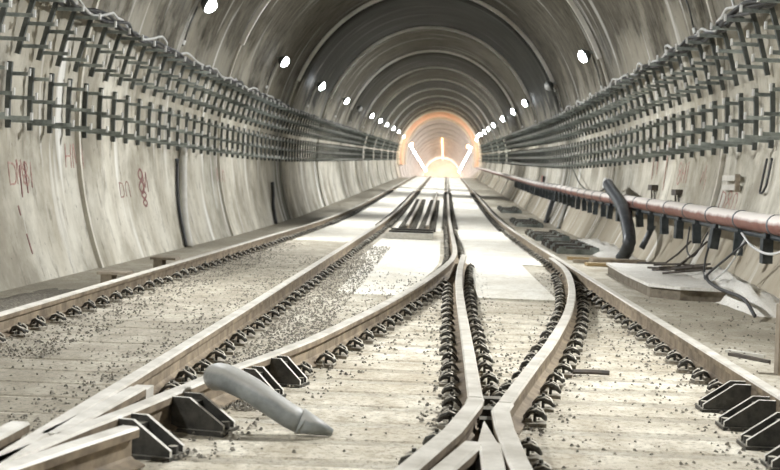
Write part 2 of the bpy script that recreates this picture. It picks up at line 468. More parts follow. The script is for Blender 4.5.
def make_rail(label, path, straight=False, clips=(), zlift=0):
    r = thing('rail', label, 'rail')
    P = densify(path, straight)
    mb = MB(); sweep(P, WEB, mb); mb.build('web', 'web', r)
    mb = MB(); sweep(P, HEAD, mb, 0, 1); mb.build('head', ('head', 'web'), r)
    for side, ya, yb in clips:
        far = MB()
        for p, an in clip_spots(path, ya, min(yb, 75), .45, straight):
            base = W(p.x, p.y, .0)
            rz = an + (math.pi / 2 if side > 0 else -math.pi / 2)
            if p.y < 34:
                c = link('clip', CLIP_PLATE, r, base + Vector((math.cos(rz), math.sin(rz), 0)) * .032, rz + random.uniform(-.16, .16)); c.scale = (random.uniform(.58, .68), random.uniform(.62, .78), random.uniform(.80, 1.0))
                if p.y < 22: link('spring', SPRING, c)
                else: link('spring', SPRING, c)
                if p.y < 22: link('bolt', BOLT, c)
            else:
                m = Matrix.Rotation(rz, 3, 'Z')
                far.box(base + m @ Vector((.13, 0, .04)), (.16, .14, .09), m)
        if far.v: tag(far.build('clip_row', 'clip', r), kind='stuff')
    return r
make_rail('outermost rail running along the left wall, nearly straight', RA_, True, ((1, 4, 75), (-1, 9, 75)))
make_rail('second rail from the left wall, inner rail of the left track', RB_, True, ((1, 6.3, 75), (-1, 4.6, 75)))
rc = make_rail('long curved rail sweeping from the centre down to the lower left corner', RC, False, ((1, 7.7, 15.2), (1, 20.5, 75), (-1, 8, 75)))
make_rail('straight switch rail in the centre ending at the frog throat', RD_, False, ((1, 6.0, 18.5), (-1, 6.0, 14.5)))
make_rail('curved switch rail swinging from the right rail in to the frog throat', RE_, False, ((1, 5.9, 15.0), (-1, 5.9, 17.5)))
rf = make_rail('rightmost straight rail beside the debris along the right wall', RF_, True, ((-1, 7.55, 75), (1, 4, 75)))
# NOTE side: +1 is the right-hand side of the rail seen from the camera
def short_rail(label, path, name='wing_rail', cat='rail', closed=True):
    r = thing(name, label, cat)
    mb = MB(); sweep(path, WEB, mb); mb.build('web', 'web', r)
    mb = MB(); sweep(path, [(px * 1.12, pz) for px, pz in HEAD], mb, 0, 1); mb.build('head', ('head', 'web'), r); return r
wd = short_rail('left wing rail of the frog, bending from the throat to lower left', [(.21, 6.20), (.195, 6.02), (.09, 5.36), (-.07, 4.64), (-.33, 3.5)])
we = short_rail('right wing rail of the frog, bending from the throat to lower right', [(.345, 6.08), (.315, 5.9), (.312, 5.5), (.33, 4.8), (.40, 3.5)])
for wr, path in ((wd, [(.14, 5.7), (-.30, 3.6)]), (we, [(.312, 5.6), (.40, 3.6)])):
    for p, an in clip_spots(path, 3.6, 5.9, .45):
        rz = an + (math.pi / 2 if wr is we else -math.pi / 2)
        c = link('clip', CLIP_PLATE, wr, W(p.x + math.cos(rz) * .03, p.y, 0), rz); c.scale = (.66, .75, .9); link('spring', SPRING, c); link('bolt', BOLT, c)
# the V of the frog
fr = thing('crossing_frog', 'pointed steel V of the frog between the two wing rails', 'rail frog', (0, 0, 0))
mb = MB()
poly = [(.232, 5.66), (.185, 5.10), (.275, 5.10)]
mb.prism(poly, .02, .158, lambda px, py, t: W(px, py, t)); mb.build('point', 'head', fr)
for x0, x1 in ((.155, -.22), (.237, .225)):
    mb = MB(); sweep([(x0 + (.0 if x1 > 0 else .02), 5.12), ((x0 + x1) / 2 + (.0 if x1 > 0 else .03), 4.4), (x1, 3.5)], WEB, mb); mb.build('arm_web', 'web', fr)
    mb = MB(); sweep([(x0 + (.0 if x1 > 0 else .02), 5.12), ((x0 + x1) / 2 + (.0 if x1 > 0 else .03), 4.4), (x1, 3.5)], [(px * 1.15, pz) for px, pz in HEAD], mb, 0, 1); mb.build('arm_head', ('head', 'web'), fr)
# spacer blocks in the throat
for k, (x, y) in enumerate(((.275, 6.02), (.272, 6.3), (.285, 6.62))):
    mb = MB(); mb.box((0, 0, .06), (.10 + .02 * k, .09, .09)); mb.tube([(-.06, 0, .075), (.06, 0, .075)], .018, 6)
    tag(mb.build('spacer_block', 'dark_steel', None, loc=W(x, y, 0)), 'dark steel spacer block bolted in the frog throat', 'spacer block', 'spacer blocks in the frog throat')
short_rail('check rail with a cut end in the lower left corner, nearest the camera', [(-1.19, 5.16), (-1.30, 4.80), (-1.44, 4.3), (-1.66, 3.5)], 'check_rail')
short_rail('stub of rail with rounded end at the left edge of the picture', [(-1.63, 5.16), (-1.64, 4.7), (-1.66, 3.5)], 'check_rail')
short_rail('short wing rail butting against the second rail at the lower left joint', [(-1.385, 6.12), (-1.405, 5.7), (-1.43, 5.2), (-1.45, 4.95)])
jb = thing('joint_block', 'pale joint block clamped to the second rail at lower left', 'joint block', W(-1.39, 6.22, 0))
mb = MB(); mb.box((0, 0, .085), (.085, .16, .13)); mb.build('block', 'head', jb)
for dy in (-.05, .05):
    mb = MB(); mb.tube([(.03, dy, .09), (.075, dy, .09)], .016, 6); mb.build('bolt', 'dark_steel', jb)

# gusset braces
BP = [(.0, .0), (.255, .0), (.255, .025), (.085, .140), (.0, .140)]
mb = MB(); mb.prism(BP, -.011, .011, lambda px, py, t: Vector((px, t, py)), 0, 1)
PLATE = mb.mesh('gusset_plate', ('dark_steel', 'edge'))
mb = MB(); mb.box((.13, 0, .012), (.27, .19, .022)); BRB = mb.mesh('base_plate', 'dark_steel')
mb = MB(); mb.box((.05, 0, .085), (.09, .115, .10)); BRK = mb.mesh('back_block', 'dark_steel')
mb = MB(); mb.tube([(0, 0, .02), (0, 0, .055)], .022, 6); BRN = mb.mesh('nut', 'clip')
def brace(x, y, rz, label, group, sc=1.0):
    b = thing('gusset_brace', label, 'brace', W(x, y, .0), group); b.rotation_euler = (0, 0, rz); b.scale = (sc, min(1, sc * 1.2), 1.0)
    link('base_plate', BRB, b); link('back_block', BRK, b)
    for s in (-1, 1): link('gusset_plate', PLATE, b, (0, .062 * s, .022))
    link('nut', BRN, b, (.235, .0, 0))
    return b
BL = ['frontmost black gusset brace on the curved rail, beside the check rail end', 'black gusset brace on the curved rail, just left of the grey pipe',
      'black gusset brace on the curved rail, just behind the grey pipe', 'rearmost black gusset brace on the curved rail, behind the grey pipe']
for (x, y), lb in zip(((-1.285, 5.42), (-1.165, 6.0), (-.985, 6.95), (-.905, 7.4)), BL):
    brace(x, y, math.radians(-14), lb, 'gusset braces on the curved rail', 1.0 if y < 6.5 else .72)
BR = ['rearmost gusset brace on the right rail', 'second gusset brace from the back on the right rail', 'third gusset brace from the back on the right rail', 'gusset brace on the right rail cut by the right lower picture corner']
for y, lb in zip((7.1, 6.58, 6.1, 5.64), BR): brace(1.725, y, math.pi, lb, 'gusset braces on the right rail')

# sleepers, each a piece of the bed
def sleeper_row(x0, x1, ya, yb, pitch, z=.014, wdt=.24, mat='sleeper'):
    y = ya; k = 0
    while y < yb:
        xa = x0(y) if callable(x0) else x0; xb = x1(y) if callable(x1) else x1
        if xb - xa > .15:
            L = xb - xa
            mb = MB()
            j = [random.uniform(-.012, .012) for _ in range(4)]; t = z - .004 * random.random()
            vs = [Vector((-L / 2, -wdt / 2 + j[0], 0)), Vector((L / 2, -wdt / 2 + j[1], 0)), Vector((L / 2, wdt / 2 + j[2], 0)), Vector((-L / 2, wdt / 2 + j[3], 0))]
            b = .012
            top = [p + Vector((b if p.x < 0 else -b, b if p.y < 0 else -b, t)) for p in vs]
            mb.add(vs + top, [(4, 5, 6, 7), (0, 1, 5, 4), (1, 2, 6, 5), (2, 3, 7, 6), (3, 0, 4, 7)])
            mb.build('sleeper', mat, floor, loc=W((xa + xb) / 2, y, 0))
        y += pitch; k += 1
sleeper_row(lambda y: cx_at(y) - .1, 2.05, 3.8, 13.4, .45, .010, .32)
sleeper_row(-3.25, -1.22, 4.2, 25.2, .45, .008, .41, 'dirty_sleeper')

def wedge_panel(x0, ya, yb, z=.010):
    mb = MB(); ys = yrange(ya, yb, .7); n = len(ys)
    top = []
    for y in ys: top += [W(x0, y, z), W(cx_at(y) - .24, y, z)]
    bot = [p - Vector((0, 0, .03)) for p in top]; o = 2 * n
    fs = [(2 * i, 2 * i + 1, 2 * i + 3, 2 * i + 2) for i in range(n - 1)]
    fs += [(2 * i, 2 * i + 2, o + 2 * i + 2, o + 2 * i) for i in range(n - 1)] + [(2 * i + 1, o + 2 * i + 1, o + 2 * i + 3, 2 * i + 3) for i in range(n - 1)]
    fs += [(0, o, o + 1, 1), (2 * n - 2, 2 * n - 1, o + 2 * n - 1, o + 2 * n - 2)]
    mb.add(top + bot, fs); return mb.build('floor_panel', 'panel', floor)
for ya, yb in ((13.6, 19.8), (19.85, 27.6), (32.8, 40.1)): wedge_panel(-1.05 if ya < 14 else -1.2, ya, yb)

# ------------------------------------------------------------------ lamps
def lamp(y, side, label, lit=True, power=None, z=4.5):
    x = wall_x(z, side, .25)
    root = thing('flood_lamp', label, 'lamp', W(x, y, z), 'flood lamps along the tunnel walls')
    aim = Vector((-side * .86, -.08, -.50)).normalized()
    q = aim.to_track_quat('-Z', 'Y'); rm = q.to_matrix()
    mb = MB(); mb.tube([rm @ Vector((0, 0, .12)), rm @ Vector((0, 0, .02)), rm @ Vector((0, 0, -.03))], [.09, .165, .175], 12); mb.build('housing', 'lamp_body', root)
    mb = MB(); mb.tube([rm @ Vector((0, 0, -.031)), rm @ Vector((0, 0, -.06)), rm @ Vector((0, 0, -.11)), rm @ Vector((0, 0, -.145)), rm @ Vector((0, 0, -.155))], [.150, .150, .12, .07, .02], 14); mb.build('lens', 'lens' if lit else 'dead_lens', root)
    mb = MB(); mb.box((side * .12, 0, .09), (.26, .05, .05)); mb.build('bracket', 'galv', root)
    if lit:
        L = bpy.data.lights.new('flood_light', 'AREA'); L.shape = 'DISK'; L.size = .28; L.spread = math.radians(125); L.energy = power or LAMP_W; L.color = (.96, .98, 1.0)
        lo = bpy.data.objects.new('flood_light', L); C.objects.link(lo); lo.parent = root
        lo.location = aim * .165; lo.rotation_euler = q.to_euler()
    # supply cable dropping to the racks, with its pale coupling
    z1 = 3.72; pts = []
    for i in range(6):
        zz = z - .05 + (z1 - z) * i / 5
        p = W(wall_x(zz, side, .07), y + .03 * math.sin(i * 2), zz) - root.location; pts.append(p)
    mb = MB(); mb.tube(pts, .014, 5); mb.build('supply_cable', 'black_cable', root)
    mb = MB(); mb.tube([pts[4].lerp(pts[5], .3), pts[4].lerp(pts[5], .8)], .030, 6); mb.build('coupling', 'white_box', root)
    return root
OL = ['first', 'second', 'third', 'fourth', 'fifth', 'sixth', 'seventh', 'eighth', 'ninth', 'tenth']
left_y = [25.1, 36.9, 48, 60, 80.5, 91, 101, 114, 127]
right_y = [31.9, 55, 64.7, 76.4, 90.8, 102, 113, 124, 134]
for y in (-10, 1.5, 13.3): lamp(y, -1, 'lit flood lamp on the left wall above the picture', True)
for y in (-3, 8.5, 20.2): lamp(y, 1, 'lit flood lamp on the right wall above the picture', True)
for k, y in enumerate(left_y): lamp(y, -1, OL[k] + ' lit flood lamp from the front on the left wall', True)
for k, y in enumerate(right_y): lamp(y, 1, OL[k] + ' lit flood lamp from the front on the right wall', True)
lamp(69.5, -1, 'unlit flood lamp on the left wall, between the fourth and fifth lit ones', False)
lamp(42.7, 1, 'unlit white flood lamp on the right wall behind the first lit one', False)
for k in range(20):
    y = 144 + k * 9
    for s in (-1, 1):
        lamp(y, s, ('left' if s < 0 else 'right') + '-hand lamp of the bright rows in the far tunnel', True, LAMP_W_FAR, 4.3)

# ------------------------------------------------------------------ cable racks
def rack_meshes(side, tier):
    """bracket in coordinates of its foot on the wall; x runs into the tunnel after the side flip"""
    z0, z1 = ((1.80, 2.60) if tier == 0 else (2.72, 3.56))
    if side < 0: z0 -= .13; z1 -= .13
    pm = MB(); seg = []
    for i in range(5):
        z = z0 + (z1 - z0) * i / 4
        lean = .0 if tier == 0 else .10 * (i / 4)
        seg.append(Vector((wall_x(z, side, .075 + lean) - wall_x(z0, side), 0, z - z0)))
    for a, b in zip(seg, seg[1:]):
        t = (b - a); ang = math.atan2(t.x, t.z)
        pm.box((a + b) / 2, (.058, .055, t.length + .005), Matrix.Rotation(ang, 3, 'Y'))
    # the leaning upper post is tied back to the wall at its head
    if tier: pm.box((seg[4].x + side * .05, 0, seg[4].z - .02), (.13, .03, .03))
    arms = []
    spec = [(.09, .55), (.37, .34), (.66, .24)] if tier == 0 else [(.10, .37), (.38, .37), (.68, .37)]
    for h, L in spec:
        i = min(3, int(h / (z1 - z0) * 4)); f = h / (z1 - z0) * 4 - i
        p = seg[i].lerp(seg[i + 1], f)
        am = MB(); d = -side
        am.box((d * L / 2, .042, 0), (L, .03, .046)); am.box((d * (L - .010), .042, .022), (.026, .036, .088), None, 1)
        arms.append((p.copy(), am.mesh('arm', ('galv', 'white_box'))))
    return pm.mesh('post', 'post'), arms, z0
RG = {(-1, 0): ('dark steel bracket with three arms in the lower row on the left wall', 'lower cable brackets, left wall'),
      (-1, 1): ('dark steel bracket with three arms in the upper row on the left wall', 'upper cable brackets, left wall'),
      (1, 0): ('grey steel bracket with three arms in the lower row on the right wall', 'lower cable brackets, right wall'),
      (1, 1): ('grey steel bracket with three arms in the upper row on the right wall', 'upper cable brackets, right wall')}
ORD = ['first', 'second', 'third', 'fourth', 'fifth', 'sixth', 'seventh', 'eighth', 'ninth', 'tenth', 'eleventh', 'twelfth', 'thirteenth', 'fourteenth', 'fifteenth', 'sixteenth', 'seventeenth', 'eighteenth', 'nineteenth', 'twentieth']
PITCH = .85
for side in (-1, 1):
    for tier in (0, 1):
        pmesh, arms, z0 = rack_meshes(side, tier)
        lb, gr = RG[(side, tier)]
        y = 13.2 + (.3 if side > 0 else 0) + tier * .22
        bulk = MB(); seen = 0
        for k in range(155):
            base = W(wall_x(z0, side), y, z0)
            if k < 74:
                q = base + Vector((0, 0, .4)) - camo.location; a_ = FPX * q.x / q.y; b_ = FPX * q.z / q.y
                px = 440 + a_ * math.cos(ROLL) + b_ * math.sin(ROLL); py = 186 + a_ * math.sin(ROLL) - b_ * math.cos(ROLL)
                if 0 < px < 780 and py > 0: seen += 1
                edge = 'left' if side < 0 else 'right'
                row = ('lower' if tier == 0 else 'upper') + ' row, %s wall' % edge
                if seen == 0: l2 = 'steel bracket in the %s, cut by the picture edge' % row
                elif seen <= len(ORD): l2 = 'steel bracket in the %s, %s from the %s picture edge' % (row, ORD[seen - 1], edge)
                else: l2 = 'steel bracket in the %s, farther off than the twentieth' % row
                b = thing('cable_bracket', l2, 'bracket', base, gr)
                link('post', pmesh, b)
                for p, am in arms: link('arm', am, b, p)
            elif y < 141 and int(y / 2.0) % 6 > 0:
                bulk.add([base + Vector(v.co) for v in pmesh.vertices], [tuple(p.vertices) for p in pmesh.polygons], 0)
                for p, am in arms: bulk.add([base + p + Vector(v.co) for v in am.vertices], [tuple(q.vertices) for q in am.polygons], 1)
            y += PITCH * random.uniform(.985, 1.015)
        tag(bulk.build('cable_bracket_row', ('post', 'galv')), lb.replace('bracket with three arms in', 'brackets far away in'), 'bracket', gr, 'stuff')

# cables looped along the top arms
def cable(label, side, ya, yb, r, mat, x_off, z, amp, seed, group):
    rnd = random.Random(seed); pts = []
    y = ya; ph = rnd.uniform(0, 6)
    while y < yb:
        zz = z + amp * (.5 * math.sin(y * 2.3 + ph) + .5 * rnd.uniform(-1, 1)) 
        xx = wall_x(zz, side, x_off + .06 * math.sin(y * 1.7 + ph * 2) + rnd.uniform(-.03, .03))
        pts.append(tuple(W(xx, y, zz))); y += .45
    P = spline(pts, .2)
    mb = MB(); mb.tube(P, r, 5)
    return tag(mb.build('cable', mat, None, True), label, 'cable', group)
for side, nm, z in ((-1, 'left', 3.36), (1, 'right', 3.46)):
    g = 'loose cables along the top of the %s rack' % nm
    for k in range(4): cable('black cable tangled along the top arms of the %s rack' % nm, side, 11.5, 75, .026, 'black_cable', .28 + .03 * k, z, .07, k + 10 * side + 50, g)
    cable('pale cable tangled along the top arms of the %s rack' % nm, side, 11.5, 40, .020, 'white_cable', .36, z + .05, .10, 91 + side, g)

# ------------------------------------------------------------------ right-hand pipe with hangers
pipe = thing('service_pipe', 'long red pipe with pale top along the right wall', 'pipe')
def pipe_pt(y):
    z = .90 + .012 * max(0, y - 13) if y < 38 else 1.20
    return W(3.46, y, z)
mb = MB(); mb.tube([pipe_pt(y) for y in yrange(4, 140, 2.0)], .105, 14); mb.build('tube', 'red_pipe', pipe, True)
mb = MB()
for k in range(12): mb.tube([], .1) if False else None
bm_ = MB(); bm_.tube([(0, -.02, 0), (0, .02, 0)], .114, 14); BAND = bm_.mesh('band', 'band', True)
y = 10.2
while y < 60:
    link('band', BAND, pipe, pipe_pt(y)); y += 1.55
rail_ = MB(); rail_.tube([pipe_pt(y) + Vector((.03, 0, -.14)) for y in yrange(4, 70, 2.0)], .028, 6)
rail_.build('carrier_bar', 'hanger', pipe)
mb = MB(); mb.box((0, 0, -.15), (.11, .10, .26)); mb.box((0, 0, .0), (.05, .05, .08)); HANG = mb.mesh('hanger_block', 'hanger')
y = 9.85; k = 0
while y < 62:
    h = link('hanger_block', HANG, pipe, pipe_pt(y) + Vector((-.02, 0, -.13))); h.rotation_euler = (random.uniform(-.12, .12), random.uniform(-.1, .1), random.uniform(-.2, .2))
    y += 1.25; k += 1
y = 8
mb = MB()
mb.box((.24, 0, 0), (.5, .05, .04)); PB = mb.mesh('wall_bracket', 'galv')
while y < 70: link('wall_bracket', PB, pipe, pipe_pt(y) + Vector((0, 0, -.125))); y += 4.0

# ------------------------------------------------------------------ hoses and conduits on the walls
def hugging(name, label, cat, side, pts, r, mat, n=10, ribs=0, off=None):
    """pts: (y, z); follows the wall"""
    P = spline([tuple(W(wall_x(z, side, (off or r) + .02), y, z)) for y, z in pts], .12)
    t = thing(name, label, cat, P[-1])
    P = [p - t.location for p in P]
    mb = MB()
    if ribs:
        Q = []; R = []
        for i, (a, b) in enumerate(zip(P, P[1:])):
            for k in range(3): Q.append(a.lerp(b, k / 3)); R.append(r * (1.0 if (i * 3 + k) % 2 else .90))
        mb.tube(Q, R, n)
    else: mb.tube(P, r, n)
    mb.build('tube', mat, t, True)
    mb = MB(); mb.tube([P[0], P[0] + (P[0] - P[1]).normalized() * .05], r * 1.2, n); mb.build('collar', 'band', t)
    return t
hugging('wall_conduit', 'pale curved conduit running down the left wall to the floor', 'conduit', -1, [(26.4, 1.72), (26.2, 1.2), (25.9, .7), (25.6, .3), (25.3, -.20)], .08, 'pale_pipe')
hugging('wall_dark_line', 'black tube for the shadow line beside the pale conduit, left wall', 'cable', -1, [(25.95, 1.45), (25.75, 1.0), (25.5, .5), (25.2, -.20)], .035, 'black_cable', 6)  # shadow line of the conduit drawn as a black tube
hp = [W(3.62, 28.1, 1.36), W(3.42, 26.0, 1.24), W(3.24, 22.9, .90), W(3.20, 21.75, .42), W(3.16, 21.9, .15), W(3.10, 22.0, .06)]
t = thing('corrugated_hose', 'thick black corrugated hose drooping over the red pipe', 'hose', hp[-1])
Q = []; R = []
P = spline([tuple(p - t.location) for p in hp], .05)
for i, p in enumerate(P): Q.append(p); R.append(.115 if i % 2 else .103)
mb = MB(); mb.tube(Q, R, 12); mb.build('tube', 'hose', t, True)
mb = MB(); mb.tube([Q[0] + Vector((.06, 0, .0)), Q[0] + Vector((-.09, -.02, .02))], .12, 10); mb.build('white_cap', 'white_box', t)
P = spline([tuple(W(3.66, 28.2, 1.40)), tuple(W(3.8, 30.5, 1.22)), tuple(W(3.82, 33, 1.15)), tuple(W(3.85, 36, 1.35)), tuple(W(3.95, 39, 1.75))], .3)
mb = MB(); mb.tube(P, .018, 5); tag(mb.build('slack_cable', 'black_cable', None, True), 'thin black cable sagging behind the corrugated hose on the right wall', 'cable')
hugging('drain_hose', 'thin black hose curving down the right wall far along the track', 'hose', 1, [(44.2, .85), (44.0, .6), (43.4, .3), (42.6, .02)], .085, 'hose')
hugging('drain_hose', 'grey hose curving down the right wall nearer than the thin black one', 'hose', 1, [(39.6, .80), (39.4, .5), (38.9, .25), (38.2, .02)], .06, 'grey_hose')
hugging('hanging_sleeve', 'short dark sleeve hanging below the red pipe right of the hose', 'sleeve', 1, [(21.3, .62), (21.3, .5), (21.3, .40), (21.3, .28)], .05, 'hose', off=.36)
# joint strips painted or grouted on the lower walls: thin black cable drops
hugging('wall_dark_line', 'black cable lying in the wall joint at the far left', 'cable', -1, [(40.0, .95), (39.7, .6), (39.2, .3), (38.7, -.18)], .05, 'black_cable', 6)

# grey hose lying over the curved rail
t = thing('grey_pipe', 'bent grey plastic pipe lying across the curved rail between the braces', 'pipe', (-.5, 5.9, 0))
P = spline([(-1.03, 6.22, .215), (-.98, 6.10, .235), (-.90, 6.02, .222), (-.82, 5.97, .195), (-.73, 5.94, .145), (-.64, 5.92, .095), (-.575, 5.92, .066)], .04)
P = [p - t.location for p in P]
mb = MB(); mb.tube(P, [.066 - .012 * i / len(P) for i in range(len(P))], 16); mb.build('tube', 'grey_hose', t, True)
mb = MB(); e0, e1 = P[-1] - Vector((.02, 0, -.012)), P[-1] + Vector((.13, .01, -.040)); mb.tube([e0, e0.lerp(e1, .5), e1], [.060, .040, .016], 14); mb.build('tapered_end', 'grey_hose', t, True)

# wires hanging below the pipe on the right
WG = 'wires hanging under the red pipe'
def wire(label, pts, r=.014, mat='black_cable'):
    mb = MB(); mb.tube(spline([tuple(p) for p in pts], .1), r, 5); return tag(mb.build('wire', mat, None, True), label, 'wire', WG)
wire('black wire looping down under the red pipe to the rubble', [W(3.42, 16.2, .70), W(3.30, 16.0, .4), W(3.2, 15.5, .2), W(3.15, 15.0, .30), W(3.38, 14.2, .70)])
wire('pale wire loop hanging beside the black one', [W(3.40, 14.4, .72), W(3.28, 14.6, .4), W(3.18, 15.1, .19), W(3.22, 15.6, .26)], .010, 'white_cable')
wire('black wire running along the rubble to the right edge', [W(3.2, 15.4, .22), W(3.12, 14.9, .20), W(3.1, 14.2, .17), W(3.12, 13.2, .15), W(3.05, 12.4, .05)], .020)
wire('pale wire slung along the hanger blocks at the right edge', [W(3.36, 14.4, .78), W(3.34, 13.8, .66), W(3.34, 13.0, .62), W(3.36, 12.2, .75)], .014, 'white_cable')
wire('thin black wire hanging from the hanger blocks in the middle', [W(3.40, 17.6, .75), W(3.3, 17.2, .45), W(3.32, 16.8, .40), W(3.40, 16.4, .72)], .012)
# cable loop by the first ceiling lamp of the right wall
wire('pale cable drooping from the ceiling on to the right rack', [W(wall_x(4.1, 1, .05), 17.6, 4.1), W(wall_x(3.7, 1, .2), 17.0, 3.72), W(wall_x(3.5, 1, .34), 16.4, 3.52), W(wall_x(3.6, 1, .34), 15.4, 3.56)], .022, 'white_cable')
mb = MB(); mb.box((0, 0, 0), (.08, .12, .22)); tag(mb.build('coupling_box', 'white_box', None, loc=W(wall_x(4.05, 1, .07), 17.8, 4.05)), 'white coupling box high on the right wall above the rack', 'box')

# boards, boxes, loops and marks on the right wall
def onwall(y, z, side, off): return W(wall_x(z, side, off), y, z)
t = thing('wall_board', 'two pale battens fixed to the right wall above red writing', 'board', onwall(18.0, 1.31, 1, .05))
for dz in (0, .13):
    mb = MB(); mb.box((0, 0, dz), (.05, .95, .075)); mb.build('batten', 'pale_pipe', t)
mb = MB(); mb.box((-.02, -.46, .06), (.06, .05, .24)); mb.build('end_cleat', 'grey_wood', t)
for y, z, lb in ((24.4, 1.30, 'dark socket box with two legs on the right wall, left of red writing'), (21.8, 1.22, 'small dark socket box on the right wall under red writing')):
    t = thing('socket_box', lb, 'box', onwall(y, z, 1, .08))
    mb = MB(); mb.box((0, 0, 0), (.12, .42, .10)); mb.build('body', 'rebar', t)
    for s in (-1, 1):
        mb = MB(); mb.tube([(0, .14 * s, -.05), (.02, .18 * s, -.28)], .016, 5); mb.build('leg', 'rebar', t)
for y, z, lb in ((16.2, 1.28, 'U-shaped black wire loop standing out of the right wall'), (14.6, 1.34, 'second U-shaped wire loop near the right picture edge')):
    pts = [onwall(y + .13, z + .4, 1, .04), onwall(y + .13, z + .05, 1, .05), onwall(y + .08, z - .03, 1, .06), onwall(y - .08, z - .03, 1, .06), onwall(y - .13, z + .05, 1, .05), onwall(y - .13, z + .4, 1, .04)]
    mb = MB(); mb.tube(spline([tuple(p) for p in pts], .05), .016, 5); tag(mb.build('wire_loop', 'black_cable', None, True), lb, 'wire loop')
t = thing('wall_sign', 'small red and black upright plate far along the right wall', 'sign', onwall(51.8, 1.2, 1, .04))
mb = MB(); mb.box((0, .28, 0), (.04, .5, .55)); mb.build('red_plate', 'sign_red', t)
mb = MB(); mb.box((-.01, -.28, -.05), (.04, .45, .6)); mb.build('black_plate', 'hanger', t)

def scribble(label, side, y, z, strokes, wd=.03, mat='spray'):
    """hand-sprayed strokes: (along, up) in metres; drawn reading left to right as seen from the track"""
    sgn = 1 if side < 0 else -1; wd *= .72
    t = thing('spray_mark', label, 'writing', W(wall_x(z, side, .05), y, z))
    for st in strokes:
        mb = MB()
        P = spline(st, .04) if len(st) > 2 else [Vector(p) for p in st]
        vs = []
        for i, p in enumerate(P):
            d = P[min(i + 1, len(P) - 1)] - P[max(i - 1, 0)]
            n = Vector((-d.y, d.x)).normalized() * wd / 2
            for q in (p - n, p + n):
                zz = z + q.y
                for o in (-.004, .006): vs.append(W(wall_x(zz, side, o + .045 * (1 - ((y + sgn * q.x - J0) % RING) / RING) - .01), y + sgn * q.x, zz) - t.location)
        fs = []
        for i in range(len(P) - 1):
            a = i * 4; b = a + 4
            fs += [(a + 1, a + 3, b + 3, b + 1), (a, b, b + 2, a + 2), (a, a + 1, b + 1, b), (a + 2, b + 2, b + 3, a + 3)]
        e = (len(P) - 1) * 4; fs += [(0, 2, 3, 1), (e, e + 1, e + 3, e + 2)]
        mb.add(vs, fs); mb.build('stroke', mat, t)
    return t
S_D = [[(0, 0), (0, .34)], [(0, .34), (.3, .30), (.38, .15), (.28, .02), (0, 0)]]
def sh(S, dx, sx=1.0, sy=1.0): return [[(px * sx + dx, py * sy) for px, py in st] for st in S]
S_8 = [[(.15, .18), (.02, .27), (.15, .36), (.28, .27), (.15, .18), (.0, .08), (.15, -.02), (.30, .08), (.15, .18)]]
S_1 = [[(.05, .0), (.08, .36)]]
S_M = [[(0, 0), (.04, .34), (.16, .08), (.28, .34), (.34, .0)]]
S_n = [[(0, 0), (.02, .24), (.15, .28), (.25, .2), (.27, 0)]]
S_H = [[(0, 0), (.02, .34)], [(.02, .16), (.24, .17)], [(.24, 0), (.26, .34)]]
scribble('red and dark sprayed letters on the left wall nearest the camera', -1, 15.9, .98, sh(S_D, 0, .7, .8) + sh(S_M, .3, .7, .9) + sh(S_8, .55, .7, .8) + sh(S_1, .8, 1, .8), .032)
scribble('dark drips sprayed over the nearest red letters', -1, 16.05, .72, [[(.25, .1), (.28, .5)], [(.5, .15), (.48, .55)], [(.02, .0), (.05, -.12)], [(.12, -.35), (.15, -.6)], [(.7, .22), (.72, .4)]], .045, 'dark_spray')
scribble('faint red sprayed letters on the left wall under the lower rack', -1, 18.4, 1.22, sh(S_H, 0, 1.1) + sh(S_M, .38, 1.1), .04)
scribble('dark red sprayed blotch of letters left of the white streak', -1, 22.6, .86, sh(S_8, 0, 1.3, 1.1) + sh(S_M, .3, 1.1, 1.0) + sh(S_8, .1, 1.2, -.7), .055, 'dark_spray')
scribble('small brown sprayed letters beside the dark red blotch', -1, 21.2, .78, sh(S_D, 0, .7, .7) + sh(S_n, .4, 1, .9), .025, 'dark_spray')
scribble('faint red sprayed letters beyond the pale conduit', -1, 30.8, 1.05, sh(S_M, 0) + sh(S_n, .5), .04)
scribble('red sprayed letters on the right wall above the red pipe', 1, 22.4, 1.38, sh(S_8, 0) + sh(S_H, .42) + sh(S_1, .8), .04)
scribble('red sprayed letters on the right wall under the two battens', 1, 18.7, .98, sh(S_D, 0, .8, .8) + sh(S_8, .4, .9, .8) + sh(S_n, .8, .9, .9), .035)
scribble('faint red sprayed strokes on the right wall between the other writing', 1, 20.3, 1.36, [[(0, 0), (.1, .2)], [(.2, .05), (.3, .3)], [(.35, -.1), (.4, .12)]], .035)
scribble('red drips on the right wall left of the writing', 1, 25.2, 1.45, [[(0, 0), (.02, .6)], [(.5, .1), (.52, .7)], [(1.6, -.2), (1.62, .7)]], .05)

# ------------------------------------------------------------------ far end
t = thing('lit_arch', 'orange arch ring glowing at the far end of the tunnel', 'arch', W(XC, 148, 0))  # arch ring built to carry the orange lamp glow
full = [(-SEC[i][0], SEC[i][1]) for i in range(6, len(SEC))] + [(SEC[i][0], SEC[i][1]) for i in range(len(SEC) - 2, 5, -1)]
def archring(y0, y1, s0, s1, mat, name):
    mb = MB(); vs = []
    for y, s in ((y0, s0), (y0, s1), (y1, s1), (y1, s0)):
        for dx, z in full:
            d = Vector((dx, z - ZC)); d.normalize(); vs.append(W(XC + dx - d.x * s, y, z - d.y * s) - t.location)
    n = len(full); fs = []
    for r in range(4):
        for k in range(n - 1): fs.append((r * n + k, r * n + k + 1, ((r + 1) % 4) * n + k + 1, ((r + 1) % 4) * n + k))
    mb.add(vs, fs); return mb.build(name, mat, t, True)
archring(145.0, 145.6, .0, .30, 'panel', 'outer_rib'); archring(145.6, 151, .05, .62, 'orange', 'skin'); archring(151, 151.4, .1, .9, 'panel', 'inner_rib')
